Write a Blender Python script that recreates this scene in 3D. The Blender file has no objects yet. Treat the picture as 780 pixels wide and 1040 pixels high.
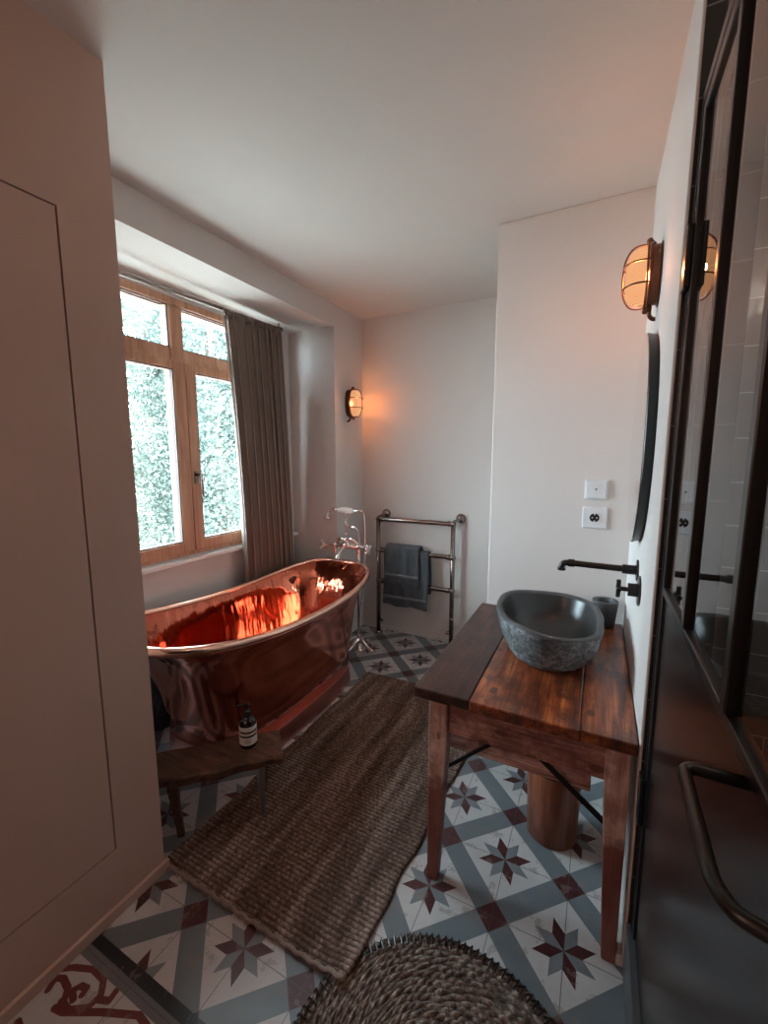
import bpy, bmesh, math, random
from mathutils import Vector, Matrix
PI = math.pi
random.seed(7)
S = bpy.context.scene
C = S.collection
V = Vector

# ------------------------------------------------------------------ camera
cam_d = bpy.data.cameras.new('camera'); cam = bpy.data.objects.new('camera', cam_d); C.objects.link(cam)
rx, ux, fx = V((.8911, .4538, -.0006)), V((-.0584, .1160, .9915)), V((-.4500, .8835, -.1299))
fx.normalize(); rx = (rx - fx*rx.dot(fx)).normalized(); ux = rx.cross(fx)
m = Matrix((rx, ux, -fx)).transposed().to_4x4(); m.translation = V((0, 0, 1.37))
cam.matrix_world = m
cam_d.sensor_fit = 'VERTICAL'; cam_d.sensor_height = 36; cam_d.lens = 428.15/1040*36
cam_d.clip_start = .01
S.camera = cam

# ------------------------------------------------------------------ light
w = bpy.data.worlds.new('world'); S.world = w; w.use_nodes = True
bg = w.node_tree.nodes['Background']; bg.inputs[0].default_value = (.68, .87, 1.0, 1); bg.inputs[1].default_value = 41
def light(name, kind, loc, energy, col, size=.1, rot=None, **k):
    d = bpy.data.lights.new(name, kind); o = bpy.data.objects.new(name, d); C.objects.link(o)
    d.energy = energy; d.color = col; o.location = loc
    if kind == 'AREA': d.shape = 'RECTANGLE'; d.size = size; d.size_y = k.get('sy', size)
    elif kind == 'SUN': d.angle = size
    else: d.shadow_soft_size = size
    if rot: o.rotation_euler = rot
    return o
# sun comes over the roof from behind the house and lights the trees outside
sun = light('sun', 'SUN', (0, 0, 8), 9.0, (1, .96, .88), .01)
sun.rotation_euler = V((-.75, .25, -.62)).to_track_quat('-Z', 'Y').to_euler()
# daylight sampling portal filling the window opening (emits nothing itself)
po = light('window_portal', 'AREA', (-2.24, 1.61, 1.51), 1, (1, 1, 1), 1.38, (0, PI/2, 0), sy=1.4)
po.rotation_euler = V((1, 0, 0)).to_track_quat('-Z', 'Y').to_euler(); po.data.cycles.is_portal = True
# unseen warm fill added behind the camera, placed to light the table front
light('rear_fill_light', 'POINT', (-.92, -1.0, 1.95), 15, (1, .64, .50), .12)
# warm fill added to brighten the shower tiles behind the glass
light('shower_fill_light', 'POINT', (.72, .9, 2.25), 5, (1, .80, .66), .05)
S.view_settings.view_transform = 'Standard'; S.view_settings.look = 'None'
S.view_settings.gamma = 1; S.view_settings.use_curve_mapping = False
S.view_settings.exposure = 0.0

# ------------------------------------------------------------------ material helpers
class G:
    def __init__(s, name):
        s.m = bpy.data.materials.new(name); s.m.use_nodes = True
        s.t = s.m.node_tree; s.n = s.t.nodes; s.l = s.t.links
        s.b = s.n['Principled BSDF']; s.out = s.n['Material Output']
    def put(s, sock, v):
        if hasattr(v, 'is_output'): s.l.new(v, sock)
        else: sock.default_value = v
    def M(s, op, a, b=0, c=0):
        q = s.n.new('ShaderNodeMath'); q.operation = op
        for i, v in enumerate((a, b, c)): s.put(q.inputs[i], v)
        return q.outputs[0]
    def tex(s, kind, vec, **k):
        q = s.n.new('ShaderNodeTex'+kind)
        if vec is not None: s.l.new(vec, q.inputs['Vector'])
        for a, v in k.items():
            a = a.replace('_', ' ')
            if a in q.inputs: s.put(q.inputs[a], v)
            else: setattr(q, a.replace(' ', '_'), v)
        return q
    def co(s, scale=(1, 1, 1), kind='Object', rot=(0, 0, 0)):
        c = s.n.new('ShaderNodeTexCoord'); q = s.n.new('ShaderNodeMapping')
        s.l.new(c.outputs[kind], q.inputs[0]); q.inputs['Scale'].default_value = scale; q.inputs['Rotation'].default_value = rot
        return q.outputs[0]
    def pos(s):
        c = s.n.new('ShaderNodeNewGeometry'); q = s.n.new('ShaderNodeSeparateXYZ'); s.l.new(c.outputs['Position'], q.inputs[0])
        return q.outputs
    def mix(s, f, a, b, mode='MIX'):
        q = s.n.new('ShaderNodeMix'); q.data_type = 'RGBA'; q.blend_type = mode
        s.put(q.inputs[0], f); s.put(q.inputs[6], a if hasattr(a, 'is_output') else (*a, 1)); s.put(q.inputs[7], b if hasattr(b, 'is_output') else (*b, 1))
        return q.outputs[2]
    def ramp(s, f, stops):
        q = s.n.new('ShaderNodeValToRGB'); s.l.new(f, q.inputs[0]); e = q.color_ramp.elements
        while len(e) < len(stops): e.new(.5)
        for i, (p, c) in enumerate(stops): e[i].position = p; e[i].color = (*c, 1) if len(c) == 3 else c
        return q.outputs[0]
    def bump(s, hgt, strength=.3, dist=.002):
        q = s.n.new('ShaderNodeBump'); s.l.new(hgt, q.inputs['Height']); q.inputs['Strength'].default_value = strength; q.inputs['Distance'].default_value = dist
        s.l.new(q.outputs[0], s.b.inputs['Normal']); return q
    def base(s, c, rough=.5, metal=0, spec=None):
        s.put(s.b.inputs['Base Color'], c if hasattr(c, 'is_output') else (*c, 1)); s.put(s.b.inputs['Roughness'], rough); s.b.inputs['Metallic'].default_value = metal
        if spec is not None: s.b.inputs['Specular IOR Level'].default_value = spec
        return s.m

def simple(name, c, rough=.5, metal=0, bump=None, var=.15):
    g = G(name); n = g.tex('Noise', g.co(), Scale=18.0, Detail=4.0)
    a = tuple(x*(1-var) for x in c); b = tuple(min(1, x*(1+var)) for x in c)
    g.base(g.mix(n.outputs[0], a, b), rough, metal)
    if bump: g.bump(g.tex('Noise', g.co(), Scale=bump[0], Detail=3.0).outputs[0], bump[1], bump[2])
    return g.m
def plaster(name, c):
    g = G(name); p = g.co()
    n = g.tex('Noise', p, Scale=1.6, Detail=6.0, Roughness=.65); n2 = g.tex('Noise', p, Scale=9.0, Detail=4.0)
    col = g.mix(n.outputs[0], tuple(x*.93 for x in c), tuple(min(1, x*1.06) for x in c))
    g.base(col, .8, spec=.25)
    g.bump(n2.outputs[0], .25, .004); return g.m
def wood(name, dark, mid, lite, axis=1, rough=.45, gs=1.0, knots=True, coat=0):
    g = G(name); st = [14*gs]*3; st[axis] = 1.3*gs
    n = g.tex('Noise', g.co(tuple(st)), Scale=2.2, Detail=7.0, Roughness=.65, Distortion=.7)
    st2 = [70*gs]*3; st2[axis] = 3*gs
    f = g.tex('Noise', g.co(tuple(st2)), Scale=2.0, Detail=3.0)
    v = g.M('ADD', g.M('MULTIPLY', n.outputs[0], .75), g.M('MULTIPLY', f.outputs[0], .25))
    col = g.ramp(v, [(.36, dark), (.5, mid), (.64, lite)])
    if knots:
        k = g.tex('Voronoi', g.co(tuple(13 if i != axis else 7 for i in range(3))), Scale=1.0*gs)
        col = g.mix(g.M('MULTIPLY', g.M('LESS_THAN', k.outputs['Distance'], .14), .7), col, tuple(x*.45 for x in dark))
        b = g.tex('Noise', g.co(), Scale=9.0, Detail=6.0, Roughness=.7)
        col = g.mix(g.ramp(b.outputs[0], [(.45, (0, 0, 0)), (.62, (.75, .75, .75))]), col, dark)
    g.base(col, rough); g.bump(v, .35, .003)
    if coat: g.b.inputs['Coat Weight'].default_value = coat; g.b.inputs['Coat Roughness'].default_value = .2
    return g.m

M = {}
M['wall'] = plaster('wall_plaster', (.60, .555, .53))
M['ceil'] = plaster('ceiling_plaster', (.58, .54, .51))
M['closet'] = plaster('closet_plaster', (.48, .34, .285))
M['skirt'] = simple('skirting_paint', (.58, .55, .53), .5)
M['sill'] = simple('sill_paint', (.80, .80, .78), .4)
M['gap'] = simple('dark_gap', (.10, .07, .06), .9)
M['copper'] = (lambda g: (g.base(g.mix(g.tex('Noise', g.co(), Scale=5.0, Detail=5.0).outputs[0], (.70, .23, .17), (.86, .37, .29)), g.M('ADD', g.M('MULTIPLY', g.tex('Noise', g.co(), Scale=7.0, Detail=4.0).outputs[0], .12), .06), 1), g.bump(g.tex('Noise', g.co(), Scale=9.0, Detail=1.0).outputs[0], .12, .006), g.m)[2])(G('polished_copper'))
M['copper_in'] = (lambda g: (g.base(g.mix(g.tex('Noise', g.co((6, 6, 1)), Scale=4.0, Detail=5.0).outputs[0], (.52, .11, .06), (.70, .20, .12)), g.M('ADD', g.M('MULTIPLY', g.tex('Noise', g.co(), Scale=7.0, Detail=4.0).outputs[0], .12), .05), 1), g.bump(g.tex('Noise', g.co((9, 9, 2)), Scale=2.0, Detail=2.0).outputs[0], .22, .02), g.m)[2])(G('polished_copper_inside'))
M['copper_lip'] = simple('copper_lip', (.86, .50, .38), .16, 1)
M['copper_plinth'] = simple('copper_plinth', (.76, .38, .32), .3, 1)
M['chrome'] = simple('chrome', (.85, .86, .86), .08, 1)
M['nickel'] = simple('dark_nickel', (.24, .195, .175), .16, 1)
M['white'] = simple('white_ceramic', (.82, .82, .80), .2)
M['black'] = simple('black_steel', (.008, .008, .008), .34, .1, var=.1)
M['blackgloss'] = simple('black_plastic', (.012, .009, .008), .12)
M['brass'] = simple('aged_brass', (.17, .075, .045), .38, 1)
M['socket'] = simple('socket_white', (.66, .66, .67), .35)
M['frame'] = wood('window_pine', (.34, .15, .085), (.48, .24, .14), (.58, .32, .20), 2, .5, .6, False)
M['t_orange'] = wood('varnished_plank', (.03, .007, .004), (.24, .052, .014), (.50, .16, .042), 1, .36, 1, True, .25)
M['t_dark'] = wood('dark_plank', (.018, .008, .007), (.05, .019, .014), (.11, .035, .022), 1, .42)
M['t_apron'] = wood('apron_wood', (.14, .05, .042), (.46, .23, .19), (.74, .52, .45), 0, .5)
M['t_leg'] = wood('leg_wood', (.30, .15, .12), (.62, .43, .37), (.80, .66, .60), 2, .55)
def _leg():
    m_ = M['t_leg']; t = m_.node_tree; g = G.__new__(G); g.m, g.t, g.n, g.l = m_, t, t.nodes, t.links; g.b = g.n['Principled BSDF']
    src = g.b.inputs['Base Color'].links[0].from_socket; z = g.pos()[2]; n = g.tex('Noise', g.co((1, 1, 1)), Scale=14.0, Detail=4.0)
    f = g.ramp(g.M('ADD', z, g.M('MULTIPLY', n.outputs[0], .12)), [(.40, (.8, .8, .8)), (.43, (0, 0, 0))])
    d = g.ramp(g.M('ADD', z, g.M('MULTIPLY', n.outputs[0], .10)), [(.08, (1, 1, 1)), (.14, (0, 0, 0))])
    c = g.mix(f, src, (.30, .26, .26), 'MULTIPLY'); g.l.new(g.mix(f, c, g.mix(n.outputs[0], (.15, .038, .028), (.30, .10, .075))), g.b.inputs['Base Color'])
_leg()
M['bench'] = wood('bench_wood', (.03, .014, .009), (.09, .038, .022), (.17, .085, .055), 0, .6)
M['bench_grey'] = wood('weathered_leg', (.06, .055, .055), (.14, .13, .13), (.24, .23, .23), 2, .7, 1, False)
M['barrel'] = wood('barrel_veneer', (.07, .02, .010), (.17, .05, .024), (.26, .09, .045), 2, .4, .8, False)
M['charcoal'] = simple('charcoal_terry', (.085, .095, .108), .95, 0, (420, .9, .004), .35)
M['charcoal_band'] = simple('charcoal_band', (.16, .175, .19), .8, 0, (200, .4, .002))
M['bag'] = simple('dark_bag', (.05, .048, .05), .3, 0, (14, .8, .02), .3)
def _curt():
    g = G('linen_curtain'); n = g.tex('Noise', g.co((60, 60, 1.5)), Scale=2.0, Detail=4.0)
    g.base(g.mix(n.outputs[0], (.19, .145, .12), (.31, .245, .205)), .95)
    g.bump(g.tex('Noise', g.co((1, 1, 1)), Scale=260.0).outputs[0], .4, .001)
    tr = g.n.new('ShaderNodeBsdfTranslucent'); tr.inputs[0].default_value = (.30, .23, .18, 1)
    mx = g.n.new('ShaderNodeMixShader'); mx.inputs[0].default_value = .10
    g.l.new(g.b.outputs[0], mx.inputs[1]); g.l.new(tr.outputs[0], mx.inputs[2]); g.l.new(mx.outputs[0], g.out.inputs[0]); return g.m
M['curtain'] = _curt()
def _glass(name, tint, ior=1.45):
    g = G(name); fr = g.n.new('ShaderNodeFresnel'); fr.inputs[0].default_value = ior
    t = g.n.new('ShaderNodeBsdfTransparent'); t.inputs[0].default_value = (*tint, 1)
    r = g.n.new('ShaderNodeBsdfGlossy'); r.inputs['Roughness'].default_value = 0
    mx = g.n.new('ShaderNodeMixShader'); ge = g.n.new('ShaderNodeNewGeometry'); g.l.new(g.M('MULTIPLY', fr.outputs[0], g.M('SUBTRACT', 1, ge.outputs['Backfacing'])), mx.inputs[0]); g.l.new(t.outputs[0], mx.inputs[1]); g.l.new(r.outputs[0], mx.inputs[2])
    g.l.new(mx.outputs[0], g.out.inputs[0]); g.n.remove(g.b); return g.m
M['glass'] = _glass('window_glass', (.97, .99, .98))
M['dglass'] = _glass('door_glass', (.90, .92, .92))
def _lamp():
    g = G('reeded_lamp_glass'); z = g.pos()
    rib = g.M('ADD', g.M('MULTIPLY', g.M('SINE', g.M('MULTIPLY', z[2], 1300)), .2), .8)
    e = g.n.new('ShaderNodeEmission'); e.inputs[0].default_value = (1, .50, .24, 1); g.l.new(g.M('MULTIPLY', rib, 1.15), e.inputs[1])
    t = g.n.new('ShaderNodeBsdfTransparent'); t.inputs[0].default_value = (1, .72, .50, 1)
    mx = g.n.new('ShaderNodeMixShader'); mx.inputs[0].default_value = .75
    g.l.new(t.outputs[0], mx.inputs[1]); g.l.new(e.outputs[0], mx.inputs[2]); g.l.new(mx.outputs[0], g.out.inputs[0]); g.n.remove(g.b); return g.m
M['lampglass'] = _lamp()
def _stone():
    g = G('rough_river_stone'); n = g.tex('Noise', g.co(), Scale=62.0, Detail=7.0, Roughness=.8); b = g.tex('Noise', g.co(), Scale=9.0, Detail=4.0)
    v = g.M('ADD', g.M('MULTIPLY', n.outputs[0], .6), g.M('MULTIPLY', b.outputs[0], .4))
    g.base(g.ramp(v, [(.40, (.05, .06, .066)), (.5, (.18, .20, .21)), (.60, (.58, .61, .63))]), .8); g.bump(v, 1.0, .014); return g.m
M['stone'] = _stone()
M['stone_in'] = simple('polished_stone', (.03, .029, .028), .3, 0, (6, .1, .003), .3)
M['stone_rim'] = simple('honed_stone', (.06, .063, .066), .5, 0, (60, .3, .002), .25)
def _panel():
    g = G('patinated_steel'); n = g.tex('Noise', g.co(), Scale=4.0, Detail=4.0)
    g.base(g.mix(n.outputs[0], (.008, .008, .009), (.018, .014, .014)), .24, .2, .6); return g.m
M['steel'] = _panel()
def _tile(name='shower_wall_tile', ca=(.17, .165, .16), cb=(.23, .22, .21), cj=(.62, .6, .57)):
    g = G(name); p = g.pos()
    zz = g.M('DIVIDE', g.M('SUBTRACT', p[2], 1.108), .164)
    row = g.M('FLOOR', zz)
    xx = g.M('ADD', g.M('DIVIDE', g.M('ADD', p[0], p[1]), .66), g.M('MULTIPLY', row, .5))
    j = g.M('MAXIMUM', g.M('LESS_THAN', g.M('FRACT', zz), .022), g.M('LESS_THAN', g.M('FRACT', xx), .005))
    n = g.tex('Noise', g.co(), Scale=9.0, Detail=2.0)
    g.base(g.mix(j, g.mix(n.outputs[0], ca, cb), cj), .22)
    g.bump(n.outputs[0], .5, .01); return g.m
M['tile'] = _tile(); M['tile_dark'] = _tile('dark_reveal_tile', (.018, .018, .018), (.03, .03, .028), (.12, .11, .10))
def seg(g, px, py, a, b):
    ax, ay = a; dx, dy = b[0]-ax, b[1]-ay; L = dx*dx+dy*dy
    qx = g.M('SUBTRACT', px, ax); qy = g.M('SUBTRACT', py, ay)
    t = g.M('ADD', g.M('MULTIPLY', qx, dx/L), g.M('MULTIPLY', qy, dy/L)); t = g.M('MINIMUM', g.M('MAXIMUM', t, 0), 1)
    ex = g.M('SUBTRACT', qx, g.M('MULTIPLY', t, dx)); ey = g.M('SUBTRACT', qy, g.M('MULTIPLY', t, dy))
    return g.M('ADD', g.M('MULTIPLY', ex, ex), g.M('MULTIPLY', ey, ey))
def _floor():
    g = G('cement_tile_floor'); p = g.pos()
    T = .2; X0, Y0 = -.011, 1.126; P = T*math.sqrt(2); R = .088; hw = .0345; q2 = 1/math.sqrt(2)
    dx = g.M('SUBTRACT', p[0], X0-20); dy = g.M('SUBTRACT', p[1], Y0-20)   # 20 m = 100 tiles
    u = g.M('MULTIPLY', g.M('ADD', dx, dy), q2); v = g.M('MULTIPLY', g.M('SUBTRACT', dx, dy), q2)
    def fold(k): return g.M('SUBTRACT', g.M('MULTIPLY', g.M('FRACT', g.M('ADD', g.M('DIVIDE', k, P), 100.5)), P), P/2)
    fu, fv = fold(u), fold(v)
    inu = g.M('GREATER_THAN', g.M('ABSOLUTE', fu), P/2-hw); inv = g.M('GREATER_THAN', g.M('ABSOLUTE', fv), P/2-hw)
    band = g.M('MAXIMUM', inu, inv); dia = g.M('MULTIPLY', inu, inv)
    lx = g.M('MULTIPLY', g.M('ADD', fu, fv), q2); ly = g.M('MULTIPLY', g.M('SUBTRACT', fu, fv), q2)
    r = g.M('SQRT', g.M('ADD', g.M('MULTIPLY', lx, lx), g.M('MULTIPLY', ly, ly)))
    th = g.M('ADD', g.M('ARCTAN2', ly, lx), 2*PI); k = g.M('DIVIDE', th, PI/4)
    ph = g.M('ABSOLUTE', g.M('MULTIPLY', g.M('SUBTRACT', g.M('FRACT', k), .5), PI/4))
    ox = g.M('MULTIPLY', r, g.M('COSINE', ph)); oy = g.M('MULTIPLY', r, g.M('SINE', ph))
    ins = g.M('LESS_THAN', g.M('ADD', g.M('MULTIPLY', g.M('SUBTRACT', ox, R), .207), g.M('MULTIPLY', oy, .5)), 0)
    odd = g.M('GREATER_THAN', g.M('MODULO', g.M('FLOOR', k), 2), .5)
    n1 = g.tex('Noise', g.co(), Scale=3.5, Detail=6.0, Roughness=.7); n2 = g.tex('Noise', g.co(), Scale=16.0, Detail=5.0, Roughness=.7)
    white = g.mix(n1.outputs[0], (.27, .26, .255), (.58, .57, .565))
    grey = g.mix(n1.outputs[0], (.075, .092, .102), (.18, .21, .225)); red = g.mix(n2.outputs[0], (.032, .012, .014), (.09, .024, .026))
    g2 = g.mix(n2.outputs[0], (.10, .118, .128), (.21, .235, .25))
    c = g.mix(ins, white, g.mix(odd, red, g2)); c = g.mix(band, c, grey); c = g.mix(dia, c, red)
    # border and arabesque tiles at the near left
    t = 6.5e-5
    d = None
    S_ = [[(-1.225, .462), (-1.19, .484), (-1.137, .506), (-1.09, .505), (-1.063, .483), (-1.065, .454), (-1.105, .428), (-1.14, .43)],
          [(-1.14, .415), (-1.111, .42), (-1.027, .463), (-.937, .502), (-.902, .498), (-.88, .45)],
          [(-1.196, .427), (-1.206, .449), (-1.188, .458), (-1.154, .452), (-1.125, .425)],
          [(-1.115, .445), (-1.138, .454), (-1.129, .47), (-1.11, .474), (-1.106, .461)],
          [(-1.055, .476), (-1.032, .485), (-1.036, .505)], [(-1.19, .36), (-1.1, .34), (-1.02, .37), (-.96, .43), (-.9, .40), (-.82, .43)]]
    fxn = g.M('SUBTRACT', g.M('MULTIPLY', g.M('FRACT', g.M('DIVIDE', g.M('ADD', p[0], 41.24), .4)), .4), 1.24)
    for pl in S_:
        for a, b in zip(pl, pl[1:]):
            e = seg(g, fxn, p[1], a, b); d = e if d is None else g.M('MINIMUM', d, e)
    arab = g.mix(g.M('LESS_THAN', d, t), white, (.12, .026, .024))
    low = g.M('LESS_THAN', p[1], .510)
    c = g.mix(g.M('LESS_THAN', p[1], .566), c, (.012, .014, .016)); c = g.mix(g.M('LESS_THAN', p[1], .538), c, (.12, .125, .13))
    c = g.mix(low, c, arab)
    # joints, stains
    jx = g.M('ABSOLUTE', g.M('SUBTRACT', g.M('FRACT', g.M('ADD', g.M('DIVIDE', dx, T), .5)), .5)); jy = g.M('ABSOLUTE', g.M('SUBTRACT', g.M('FRACT', g.M('ADD', g.M('DIVIDE', dy, T), .5)), .5))
    j = g.M('LESS_THAN', g.M('MINIMUM', jx, jy), .006)
    c = g.mix(g.M('MULTIPLY', j, .75), c, (.07, .06, .055))
    st = g.M('MULTIPLY', g.M('GREATER_THAN', n2.outputs[0], .59), .45)
    c = g.mix(st, c, (.19, .15, .13))
    g.base(c, g.M('ADD', g.M('MULTIPLY', n2.outputs[0], .3), .22)); g.bump(g.M('SUBTRACT', n2.outputs[0], j), .15, .002)
    return g.m
M['floor'] = _floor()
def _jute():
    g = G('woven_jute'); p = g.pos(); cc = g.co()
    n = g.tex('Noise', cc, Scale=70.0, Detail=4.0, Roughness=.7); b = g.tex('Noise', g.co((9, .8, 1)), Scale=2.2, Detail=3.0)
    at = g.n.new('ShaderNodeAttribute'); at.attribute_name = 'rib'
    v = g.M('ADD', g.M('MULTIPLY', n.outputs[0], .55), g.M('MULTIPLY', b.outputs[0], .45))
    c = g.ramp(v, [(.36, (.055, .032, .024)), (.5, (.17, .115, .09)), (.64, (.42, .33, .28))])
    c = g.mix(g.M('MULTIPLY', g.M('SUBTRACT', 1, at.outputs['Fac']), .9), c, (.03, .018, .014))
    g.base(c, .9, spec=.15); g.bump(n.outputs[0], .8, .004); return g.m
M['jute'] = _jute()
def _rope():
    g = G('braided_seagrass'); n = g.tex('Noise', g.co(), Scale=55.0, Detail=5.0, Roughness=.75)
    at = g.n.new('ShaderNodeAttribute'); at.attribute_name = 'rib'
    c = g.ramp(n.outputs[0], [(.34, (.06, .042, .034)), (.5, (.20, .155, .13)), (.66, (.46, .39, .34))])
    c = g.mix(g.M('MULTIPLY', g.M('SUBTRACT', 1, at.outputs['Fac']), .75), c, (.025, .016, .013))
    g.base(c, .85, spec=.2); g.bump(n.outputs[0], .6, .003); return g.m
M['rope'] = _rope()
M['fringe'] = simple('jute_edge', (.20, .16, .14), .9, 0, (90, .9, .004), .5)
def _leaf(name, a, b):
    g = G(name); n = g.tex('Noise', g.co(), Scale=2.2, Detail=3.0)
    col = g.mix(n.outputs[0], a, b); g.base(col, .5)
    tr = g.n.new('ShaderNodeBsdfTranslucent'); g.l.new(col, tr.inputs[0]); mx = g.n.new('ShaderNodeMixShader'); mx.inputs[0].default_value = .4
    g.l.new(g.b.outputs[0], mx.inputs[1]); g.l.new(tr.outputs[0], mx.inputs[2]); g.l.new(mx.outputs[0], g.out.inputs[0]); return g.m
M['leaf'] = _leaf('tree_leaf', (.045, .062, .045), (.155, .17, .14))
M['leaf2'] = _leaf('tree_leaf_blue', (.04, .062, .052), (.145, .165, .145))
M['bark'] = simple('bark', (.10, .07, .05), .9, 0, (20, .8, .02), .4)
M['gravel'] = simple('bounce_gravel', (.55, .52, .47), .9)
M['label'] = simple('paper_label', (.60, .56, .52), .6, var=.05)
M['roof'] = simple('roof_slab', (.3, .28, .26), .9)

# ------------------------------------------------------------------ geometry helpers
def link(name, bm, mat, parent=None, smooth=False, bev=0, seg_=2, auto=None):
    me = bpy.data.meshes.new(name); bmesh.ops.recalc_face_normals(bm, faces=bm.faces); bm.to_mesh(me); bm.free()
    o = bpy.data.objects.new(name, me); C.objects.link(o); me.materials.append(mat)
    if smooth:
        for p in me.polygons: p.use_smooth = True
    if auto:
        try: me.set_sharp_from_angle(angle=math.radians(auto))
        except Exception: pass
    if bev:
        b = o.modifiers.new('bevel', 'BEVEL'); b.width = bev; b.segments = seg_; b.limit_method = 'ANGLE'; b.angle_limit = .7
    if parent is not None:
        o.parent = parent; o.matrix_parent_inverse = parent.matrix_basis.inverted()
    return o
def thing(name, label, cat, loc, group=None):
    o = bpy.data.objects.new(name, None); C.objects.link(o); o.location = loc; o.empty_display_size = .05
    o['label'] = label; o['category'] = cat
    if group: o['group'] = group
    return o
def tag(o, label, cat, group=None, kind=None):
    o['label'] = label; o['category'] = cat
    if group: o['group'] = group
    if kind: o['kind'] = kind
    return o
def struct(o): o['kind'] = 'structure'; return o
def B(bm, x0, x1, y0, y1, z0, z1):
    vs = [bm.verts.new((x, y, z)) for x in (x0, x1) for y in (y0, y1) for z in (z0, z1)]
    for f in ((0, 1, 3, 2), (4, 6, 7, 5), (0, 4, 5, 1), (2, 3, 7, 6), (0, 2, 6, 4), (1, 5, 7, 3)): bm.faces.new([vs[i] for i in f])
    return vs
def boxes(*a):
    bm = bmesh.new()
    for b in a: B(bm, *b)
    return bm
def loft(bm, loops, cap0=True, cap1=True, closed=True):
    rs = [[bm.verts.new(p) for p in l] for l in loops]; n = len(rs[0])
    for a, b in zip(rs, rs[1:]):
        for i in range(n if closed else n-1): bm.faces.new((a[i], a[(i+1) % n], b[(i+1) % n], b[i]))
    if cap0: bm.faces.new(rs[0][::-1])
    if cap1: bm.faces.new(rs[-1])
    return rs
def catmull(pts, k=6, closed=False):
    pts = [V(p) for p in pts]; n = len(pts); out = []
    for i in range(n if closed else n-1):
        if closed: a, b, c, d = pts[i-1], pts[i], pts[(i+1) % n], pts[(i+2) % n]
        else: a, b, c, d = pts[max(i-1, 0)], pts[i], pts[i+1], pts[min(i+2, n-1)]
        for j in range(k):
            t = j/k; out.append(.5*((2*b)+(c-a)*t+(2*a-5*b+4*c-d)*t*t+(3*b-3*c+d-a)*t**3))
    if not closed: out.append(pts[-1])
    return out
def tube(bm, pts, r, n=12, closed=False, flat=None):
    pts = [V(p) for p in pts]; m_ = len(pts); R = r if isinstance(r, (list, tuple)) else [r]*m_
    up = None; loops = []
    for i, p in enumerate(pts):
        if closed: t = (pts[(i+1) % m_]-pts[i-1]).normalized()
        else: t = (pts[min(i+1, m_-1)]-pts[max(i-1, 0)]).normalized()
        if up is None: up = t.orthogonal().normalized()
        up = (up-t*up.dot(t)).normalized(); s = t.cross(up)
        loops.append([p+(up*math.cos(a)+s*math.sin(a))*R[i] for a in [2*PI*k/n for k in range(n)]])
    if closed: loops.append(loops[0]); rs = loft(bm, loops, False, False); bmesh.ops.remove_doubles(bm, verts=bm.verts[:], dist=1e-6)
    else: loft(bm, loops)
def lathe(bm, prof, c=(0, 0, 0), n=32, axis='Z'):
    c = V(c); loops = []
    for r, z in prof:
        r = max(r, 1e-5); l = []
        for k in range(n):
            a = 2*PI*k/n; x, y = r*math.cos(a), r*math.sin(a)
            l.append(c+(V((x, y, z)) if axis == 'Z' else V((z, x, y)) if axis == 'X' else V((x, z, y))))
        loops.append(l)
    loft(bm, loops)
def rod(p, q, r, n=12):
    bm = bmesh.new(); tube(bm, [p, q], r, n); return bm

# ------------------------------------------------------------------ room shell
CZ = 2.392
struct(link('floor', boxes((-2.3, .95, -1.6, 3.05, -.12, 0)), M['floor']))
struct(link('ceiling', boxes((-2.4, 1.4, -1.7, 3.1, CZ, CZ+.15)), M['ceil']))
# window wall with a deep recess around the window
WY0, WY1, WZ0, WZ1 = .91, 2.315, .815, 2.20
bm = boxes((-2.3, -1.66, 2.51, 2.89, 0, CZ), (-2.3, -1.66, .70, 2.51, 2.247, CZ), (-2.3, -1.66, -1.5, .70, 0, CZ),
           (-2.3, -2.05, .70, 2.51, 0, WZ0), (-2.3, -2.05, .70, 2.51, WZ1, 2.247), (-2.3, -2.05, .70, WY0, WZ0, WZ1), (-2.3, -2.05, WY1, 2.51, WZ0, WZ1))
struct(link('wall_left', bm, M['wall']))
struct(link('wall_back', boxes((-2.3, -.46, 2.89, 3.05, 0, CZ)), M['wall']))
struct(link('wall_alcove', boxes((-.46, .95, 2.03, 3.05, 0, CZ)), M['wall'], bev=.004))
struct(link('wall_right', boxes((.13, .24, 1.155, 2.03, 0, CZ)), M['wall'], bev=.003))
struct(link('wall_behind', boxes((-2.3, 1.3, -1.65, -1.5, 0, CZ)), M['wall']))
# closet partition with a flush jib door
DY0, DY1, DZ0, DZ1 = -.16, .634, .208, 1.98
bm = boxes((-1.66, -1.235, -1.5, .776, 0, CZ), (-1.235, -1.22, DY1, .776, 0, CZ), (-1.235, -1.22, -1.5, DY0, 0, CZ), (-1.235, -1.22, DY0, DY1, 0, DZ0), (-1.235, -1.22, DY0, DY1, DZ1, CZ))
struct(link('wall_closet', bm, M['closet']))
struct(link('door_1', boxes((-1.234, -1.2202, DY0+.004, DY1-.004, DZ0+.004, DZ1-.004)), M['closet'], bev=.001))
struct(link('baseboard_closet', boxes((-1.22, -1.208, -1.5, .788, 0, .035), (-1.66, -1.22, .776, .788, 0, .035)), M['closet'], bev=.002))
struct(link('baseboard_back', boxes((-1.66, -.46, 2.878, 2.89, 0, .028)), M['skirt'], bev=.002))
struct(link('baseboard_right', boxes((.116, .13, 1.155, 2.03, 0, .035)), M['skirt'], bev=.002))
struct(link('baseboard_alcove', boxes((-.46, .116, 2.018, 2.03, 0, .028)), M['skirt'], bev=.002))
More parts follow.
